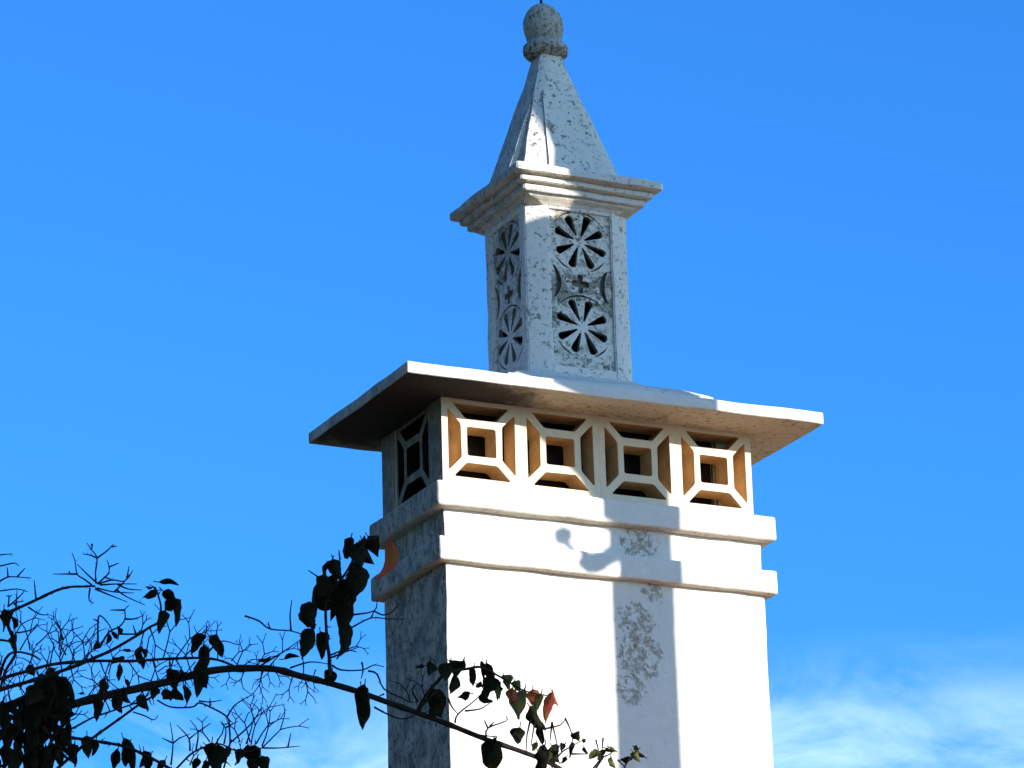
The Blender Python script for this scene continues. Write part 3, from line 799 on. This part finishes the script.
# knobbly branchlet to the right
A.line([(418, 712), (425, 697), (437, 682), (448, 672), (467, 669), (480, 667), (493, 673), (502, 678), (512, 684), (528, 692), (550, 696)], 3.0, 1.0)
A.line([(420, 707), (430, 697), (436, 690)], 2.5, 1.5)
for u, v, a, L in ((236, 668, 70, 18), (256, 668, 60, 16), (268, 668, 50, 22), (246, 668, 245, 12), (262, 670, 262, 15), (293, 676, 250, 14), (305, 679, 285, 13), (410, 702, 105, 12), (345, 650, 20, 12), (425, 697, 110, 11), (240, 668, 35, 14), (192, 674, 110, 20), (150, 684, 70, 18)):
    A.fork(u, v, a, L, 1.1, 2)
for a in ((338, 590, 345, 615, 24), (356, 575, 350, 600, 22), (326, 575, 328, 596, 18), (351, 538, 346, 559, 11), (333, 559, 342, 580, 15), (332, 560, 323, 581, 6), (362, 540, 373, 565, 26), (368, 537, 379, 556, 16), (360, 545, 362, 566, 16), (320, 582, 318, 608, 15), (323, 582, 334, 606, 24), (312, 603, 311, 629, 23), (353, 562, 356, 595, 25), (346, 580, 347, 613, 22), (360, 572, 352, 596, 16), (345, 602, 341, 634, 22), (347, 618, 339, 657, 16), (314, 629, 302, 658, 19), (320, 632, 321, 659, 17), (340, 598, 330, 622, 12), (333, 575, 338, 600, 18), (350, 590, 343, 618, 20),
          (332, 670, 327, 687, 15), (365, 684, 362, 731, 17), (361, 686, 366, 722, 13), (430, 661, 428, 675, 12), (424, 666, 416, 668, 5),
          (450, 663, 446, 680, 17), (463, 661, 456, 676, 19), (456, 674, 450, 693, 12), (432, 689, 441, 717, 20), (438, 698, 429, 719, 15), (474, 668, 473, 687, 8), (477, 684, 483, 687, 7), (486, 664, 483, 681, 13), (490, 670, 494, 684, 12), (491, 677, 487, 698, 17), (484, 690, 492, 702, 10), (500, 686, 498, 700, 9), (470, 694, 458, 697, 9),
          (530, 707, 546, 730, 14), (520, 727, 518, 744, 15), (538, 727, 543, 746, 9), (496, 741, 493, 775, 23), (489, 752, 487, 770, 10),
          (545, 745, 541, 765, 15), (552, 747, 560, 765, 14), (538, 752, 545, 770, 14), (558, 750, 552, 768, 12), (542, 760, 536, 775, 12), (565, 744, 561, 752, 8), (572, 742, 569, 759, 7), (573, 734, 579, 741, 9), (584, 747, 588, 754, 5), (583, 739, 584, 743, 5), (566, 757, 560, 763, 6),
          (606, 750, 597, 760, 7), (605, 748, 617, 751, 5), (621, 760, 632, 757, 7), (634, 747, 639, 752, 6), (645, 757, 638, 752, 5),
          (180, 671, 172, 691, 20), (165, 689, 170, 701, 15), (184, 685, 187, 703, 9), (176, 688, 168, 700, 14), (143, 693, 148, 711, 11), (158, 688, 152, 700, 12), (271, 657, 258, 661, 6), (284, 659, 300, 657, 6), (117, 695, 121, 713, 14), (97, 698, 96, 722, 10), (106, 680, 99, 693, 12), (125, 690, 131, 703, 8), (206, 655, 198, 697, 16), (200, 670, 207, 688, 12)):
    A.leaf1(*a)
oA = finish(A)
# leaves of a different colour
part_leaf('dry_leaf', A, M['pink'], (390, 541, 374, 580, 15, -0.10, 0.35, 0.75, True), oA)['label'] = 'curled pink and orange leaf'
for nm, mt, args in (('olive_leaf', 'olive', (525, 689, 519, 717, 18)), ('bract', 'pink', (533, 689, 538, 709, 14)), ('bract', 'pink', (552, 694, 545, 723, 13)), ('bract', 'pink', (552, 692, 558, 707, 8)), ('olive_leaf', 'olive', (541, 694, 536, 712, 9)),
                     ('olive_leaf', 'olive', (504, 676, 508, 689, 12)), ('olive_leaf', 'olive', (515, 681, 521, 692, 10)), ('bract', 'pink', (513, 689, 515, 703, 12)), ('olive_leaf', 'olive', (498, 688, 500, 699, 6)),
                     ('olive_leaf', 'olive', (600, 753, 588, 759, 10)), ('olive_leaf', 'olive', (611, 757, 615, 770, 8)), ('olive_leaf', 'olive', (633, 752, 640, 763, 9)), ('olive_leaf', 'olive', (550, 752, 546, 764, 9)), ('olive_leaf', 'olive', (536, 742, 532, 750, 7)), ('olive_leaf', 'olive', (609, 747, 617, 752, 4))):
    part_leaf(nm, A, M[mt], args, oA)

# --- B: thinner branch above it
B = Br(VD + 0.22)
B.main([(-40, 693), (0, 679), (28, 671), (55, 664), (94, 661), (133, 661), (165, 659), (199, 658), (218, 660), (234, 666)], 4.0, 2.5)
for a in ((112, 664, 126, 657, 8), (120, 664, 119, 680, 9), (125, 679, 128, 690, 5), (138, 655, 143, 670, 8), (131, 651, 121, 651, 4), (203, 633, 190, 656, 13), (209, 636, 223, 658, 13), (204, 645, 206, 668, 14), (142, 646, 140, 664, 8), (30, 665, 34, 676, 9), (140, 650, 146, 658, 7)): B.leaf1(*a)
for u, v, a, L in ((144, 659, 74, 22), (163, 659, 74, 28), (176, 658, 55, 24), (184, 657, 45, 16), (153, 661, 285, 18), (175, 658, 300, 15), (173, 660, 255, 14), (60, 663, 68, 18), (75, 662, 110, 16), (50, 665, 80, 20), (85, 661, 95, 20), (205, 636, 80, 8), (218, 640, 100, 8), (100, 661, 290, 20), (110, 661, 250, 18), (70, 662, 280, 18), (128, 661, 305, 18)):
    B.fork(u, v, a, L, 1.2, 2)
B.line([(206, 655), (215, 645), (224, 641), (238, 645)], 1.6, .8)
finish(B)

# --- C: branch rising to the small leafy tip
C_ = Br(VD - 0.15)
C_.main([(-40, 706), (0, 690), (34, 680), (70, 668), (94, 658), (112, 650), (136, 636), (150, 627), (158, 622), (161, 608), (158, 595), (155, 587)], 4.5, 1.5)
for a in ((158, 582, 179, 585, 7), (147, 587, 153, 587, 4), (157, 591, 142, 598, 8), (163, 591, 176, 604, 11), (173, 597, 176, 628, 13), (165, 610, 159, 634, 13), (168, 600, 172, 612, 10)): C_.leaf1(*a)
for l in ([(100, 647), (109, 632), (119, 627), (125, 619), (125, 610), (129, 605)], [(125, 610), (110, 610)], [(125, 619), (134, 619), (142, 616)], [(98, 648), (98, 621), (101, 616), (110, 626), (112, 634)], [(98, 621), (93, 619)], [(119, 627), (118, 640)], [(118, 634), (136, 634), (140, 630)], [(136, 634), (133, 625)]): C_.line(l, 1.6, .8)
for a in ((108, 633, 106, 644, 6), (118, 628, 121, 635, 5), (100, 643, 92, 650, 8), (113, 632, 117, 640, 5)): C_.leaf1(*a)
for u, v, a, L in ((150, 628, 290, 18), (140, 634, 70, 10), (144, 631, 255, 16), (62, 671, 100, 14), (60, 655, 80, 16), (66, 655, 120, 14), (70, 668, 75, 18), (84, 662, 60, 14), (40, 678, 120, 18)): C_.fork(u, v, a, L, 1.2, 2)
finish(C_)

# --- D: arching bare twig with a fan of stalks
D_ = Br(VD + 0.35)
D_.main([(-30, 640), (-10, 622), (12, 611), (36, 600), (55, 591), (70, 587), (84, 586.5), (95, 586)], 4.0, 2.2)
for l in ([(96, 583), (95.5, 572), (97, 558), (91, 549), (87, 543)], [(97, 558), (90, 555), (83, 554)], [(97, 558), (108, 550), (114, 544)], [(112, 547), (117, 546)], [(92, 544), (92, 549)],
          [(92, 585), (84, 579), (77, 574), (75, 561), (72, 553)], [(77, 574), (65, 574), (53, 574)], [(97, 583), (86, 573), (77, 564)], [(97, 584), (108, 574), (109, 567), (107, 560)], [(109, 567), (119, 563)],
          [(98, 584), (112, 580), (125, 581), (133, 570)], [(127, 579), (129, 566)], [(100, 585), (117, 584), (137, 584)], [(117, 584), (128, 589), (142, 590)], [(97, 588), (114, 592), (134, 593)], [(114, 592), (123, 583), (130, 574)],
          [(95, 589), (112, 596), (127, 602)], [(117, 590), (127, 597), (145, 605)], [(90, 588), (89, 600), (94, 603)], [(36, 599), (34, 580)], [(28, 607), (39, 614), (48, 615)], [(104, 577), (113, 580)], [(70, 574), (69, 571)],
          [(0, 581), (8, 577), (17, 577), (31, 578)], [(8, 577), (7, 567)], [(17, 577), (25, 568)], [(-20, 560), (0, 555), (13, 554)], [(-20, 568), (0, 566), (14, 563), (19, 566)], [(-20, 592), (0, 591), (17, 589), (28, 592)],
          [(8, 607), (9, 597), (6, 596)], [(9, 597), (12, 595)], [(16, 608), (17, 590)], [(14, 604), (18, 602), (24, 601)], [(17, 633), (31, 630), (37, 624)], [(0, 583), (-20, 588)], [(9, 606), (20, 596), (25, 590)]):
    D_.line([(u, v) for u, v in l], 1.5, 0.8)
for u, v, a, L in ((12, 640, 60, 18), (20, 650, 60, 20), (59, 650, 85, 20), (30, 650, 100, 22), (36, 645, 40, 16), (62, 640, 100, 14), (85, 645, 50, 12)): D_.fork(u, v, a, L, 1.2, 2)
for a in ((4, 609, 3, 632, 9), (12, 617, 13, 633, 7), (15, 634, 15, 651, 9), (8, 612, 6, 622, 9), (2, 614, 8, 628, 8), (10, 630, 16, 642, 6)): D_.leaf1(*a)
D_.line([(12, 611), (8, 625), (14, 640), (15, 655), (5, 672), (0, 690)], 3.0, 2.5)
D_.line([(0, 640), (10, 642), (16, 650)], 2, 1)
D_.line([(0, 676), (6, 658), (16, 652), (32, 655), (40, 660)], 2.4, 1.6)
finish(D_)

# --- E, F, G: lower branches under the main one
E_ = Br(VD - 0.05)
E_.main([(-20, 760), (20, 748), (55, 735), (73, 728), (92, 718), (112, 711), (140, 701), (150, 690)], 2.5, 1.6)
E_.main([(30, 790), (58, 768), (78, 750), (94, 737), (108, 727), (122, 717), (140, 704), (160, 692)], 3.6, 2.2)
E_.line([(62, 722), (74, 719), (82, 710)], 1.2, .8); E_.line([(133, 712), (145, 716), (154, 720), (158, 715)], 1.2, .8)
for a in ((87, 736, 88, 759, 12), (96, 740, 92, 756, 8), (70, 723, 71, 752, 10), (75, 745, 74, 768, 11)): E_.leaf1(*a)
for u, v, a, L in ((100, 715, 70, 14), (110, 712, 110, 12), (86, 700, 60, 14), (130, 705, 40, 12)): E_.fork(u, v, a, L, 1.1, 2)
finish(E_)
G_ = Br(VD + 0.12)
G_.main([(20, 735), (50, 736), (73, 738), (94, 741), (123, 746), (145, 755), (162, 764), (185, 778)], 3.6, 3.2)
for a in ((123, 738, 133, 772, 16), (118, 749, 112, 772, 9), (144, 751, 149, 772, 12), (150, 755, 140, 768, 8), (165, 760, 158, 774, 8), (130, 744, 126, 766, 12)): G_.leaf1(*a)
finish(G_)
# --- H: the hanging twig and bare stalks at the bottom
H_ = Br(VD + 0.05)
H_.main([(157, 700), (171, 707), (192, 707), (199, 703), (210, 707), (227, 717), (229.5, 729), (230, 742), (228, 752), (222, 775)], 1.8, 2.0, knots=False)
H_.main([(160, 785), (178, 767), (191, 754), (205, 747), (220, 744), (240, 752), (262, 748)], 2.4, 1.6, knots=False)
for l in ([(227, 717), (234, 706), (244, 699), (252, 695)], [(230, 743), (249, 726), (259, 711), (252, 703)], [(259, 711), (263, 707)], [(171, 765), (173, 743), (170, 722)], [(173, 743), (162, 738)], [(173, 743), (180, 738), (190, 734)], [(190, 751), (189, 739), (183, 731), (177, 725)], [(189, 739), (199, 731)], [(196, 750), (198, 732), (190, 720)], [(198, 732), (211, 723)],
          [(263, 748), (280, 748), (300, 746)], [(288, 747), (291, 733)], [(224, 744), (226, 730), (221, 723)], [(225, 728), (238, 721)], [(199, 701), (210, 702), (222, 700)], [(210, 706), (210, 698)]): H_.line(l, 1.4, .7)
for u, v, a, L in ((251, 745, 80, 20), (256, 744, 60, 24), (262, 748, 45, 26), (250, 742, 105, 20), (246, 744, 70, 26), (262, 746, 68, 20), (240, 742, 110, 14), (210, 742, 125, 12), (215, 745, 60, 14), (235, 765, 60, 12), (190, 765, 70, 10)): H_.fork(u, v, a, L, 1.2, 2)
for a in ((212, 742, 210, 762, 16), (218, 744, 222, 764, 16), (214, 752, 217, 775, 16), (206, 745, 216, 755, 10), (236, 750, 244, 756, 9), (240, 752, 238, 764, 9), (248, 744, 252, 764, 14), (255, 745, 253, 770, 12), (261, 756, 267, 776, 13), (250, 758, 254, 776, 12), (226, 748, 228, 757, 8), (197, 758, 192, 772, 9), (206, 760, 200, 774, 9)): H_.leaf1(*a)
finish(H_)

# --- the dense clump at the lower left
K_ = Br(VD - 0.08)
K_.main([(-30, 790), (0, 752), (20, 730), (38, 705), (50, 680), (55, 668)], 4.5, 2.0)
K_.main([(-20, 775), (15, 760), (40, 745), (60, 728)], 3.0, 1.6)
K_.line([(0, 706), (12, 702), (26, 695)], 2.6, 2.0)
cl = [(45, 676, 30, 700, 20), (50, 674, 52, 700, 18), (60, 680, 68, 705, 16), (66, 682, 62, 712, 16), (38, 685, 28, 708, 18), (48, 692, 40, 718, 20), (56, 690, 58, 716, 20), (32, 695, 30, 722, 18), (42, 705, 36, 730, 20), (54, 708, 50, 734, 20), (62, 706, 60, 728, 16), (10, 700, 16, 716, 16), (4, 708, 2, 728, 14), (14, 708, 20, 730, 16), (24, 712, 18, 738, 18), (34, 718, 28, 744, 20), (46, 722, 42, 750, 20), (56, 724, 58, 748, 16), (8, 722, 4, 748, 18), (16, 730, 14, 756, 18), (26, 734, 24, 760, 18), (38, 740, 36, 768, 20), (50, 742, 48, 770, 18), (6, 744, 2, 772, 18), (16, 748, 12, 776, 18), (28, 752, 26, 780, 18), (42, 756, 40, 784, 18), (56, 748, 60, 768, 14), (62, 738, 66, 756, 10), (-6, 730, -10, 756, 18), (-8, 755, -6, 780, 18), (3, 700, 0, 712, 9), (60, 694, 70, 716, 12), (70, 690, 69, 706, 9), (22, 700, 14, 712, 10)]
for a in cl:
    K_.leaf1(a[0], a[1], a[2], a[3], a[4] * random.uniform(0.6, 1.0)); K_.leaf1(a[0] + random.uniform(-5, 5), a[1] + random.uniform(-5, 5), a[2] + random.uniform(-7, 7), a[3] + random.uniform(-7, 3), a[4] * 0.6)
    K_.leaf1(a[0] + random.uniform(-12, 12), a[1] + random.uniform(-8, 8), a[0] + random.uniform(-16, 16), a[3] + random.uniform(-14, -2), a[4] * random.uniform(.3, .5))
for u, v, a, L in ((50, 676, 100, 14), (30, 700, 130, 16), (62, 690, 60, 14), (10, 700, 100, 14), (65, 720, 30, 12), (3, 690, 80, 16), (20, 690, 70, 14)): K_.fork(u, v, a, L, 1.2, 2)
for k in range(12):
    u = random.uniform(-5, 125); v = 672 - u * 0.08 + random.uniform(-12, 40)
    K_.fork(u, v, random.uniform(20, 160), random.uniform(9, 18), 1.1, 2, 0.1)
for k in range(16):
    u = random.uniform(130, 330); K_.fork(u, 665 + random.uniform(-6, 8), random.choice((random.uniform(30, 140), random.uniform(220, 320))), random.uniform(8, 15), 1.0, 2, 0.1)
finish(K_)

# twigs: the hundred largest are parts of their own, the rest one mesh per branch
TW.sort(key=lambda t: -t[0])
for size, b, me in TW[:100]:
    me.materials.append(M['wood'])
    for p in me.polygons: p.use_smooth = True
    o = bpy.data.objects.new('twig', me); COL.objects.link(o); o.parent = BRO[b]
rest = {}
for size, b, me in TW[100:]:
    rest.setdefault(b, bmesh.new()).from_mesh(me); bpy.data.meshes.remove(me)
for b, m_ in rest.items():
    o = link('fine_twigs', m_, M['wood']); o.parent = BRO[b]; o['kind'] = 'stuff'
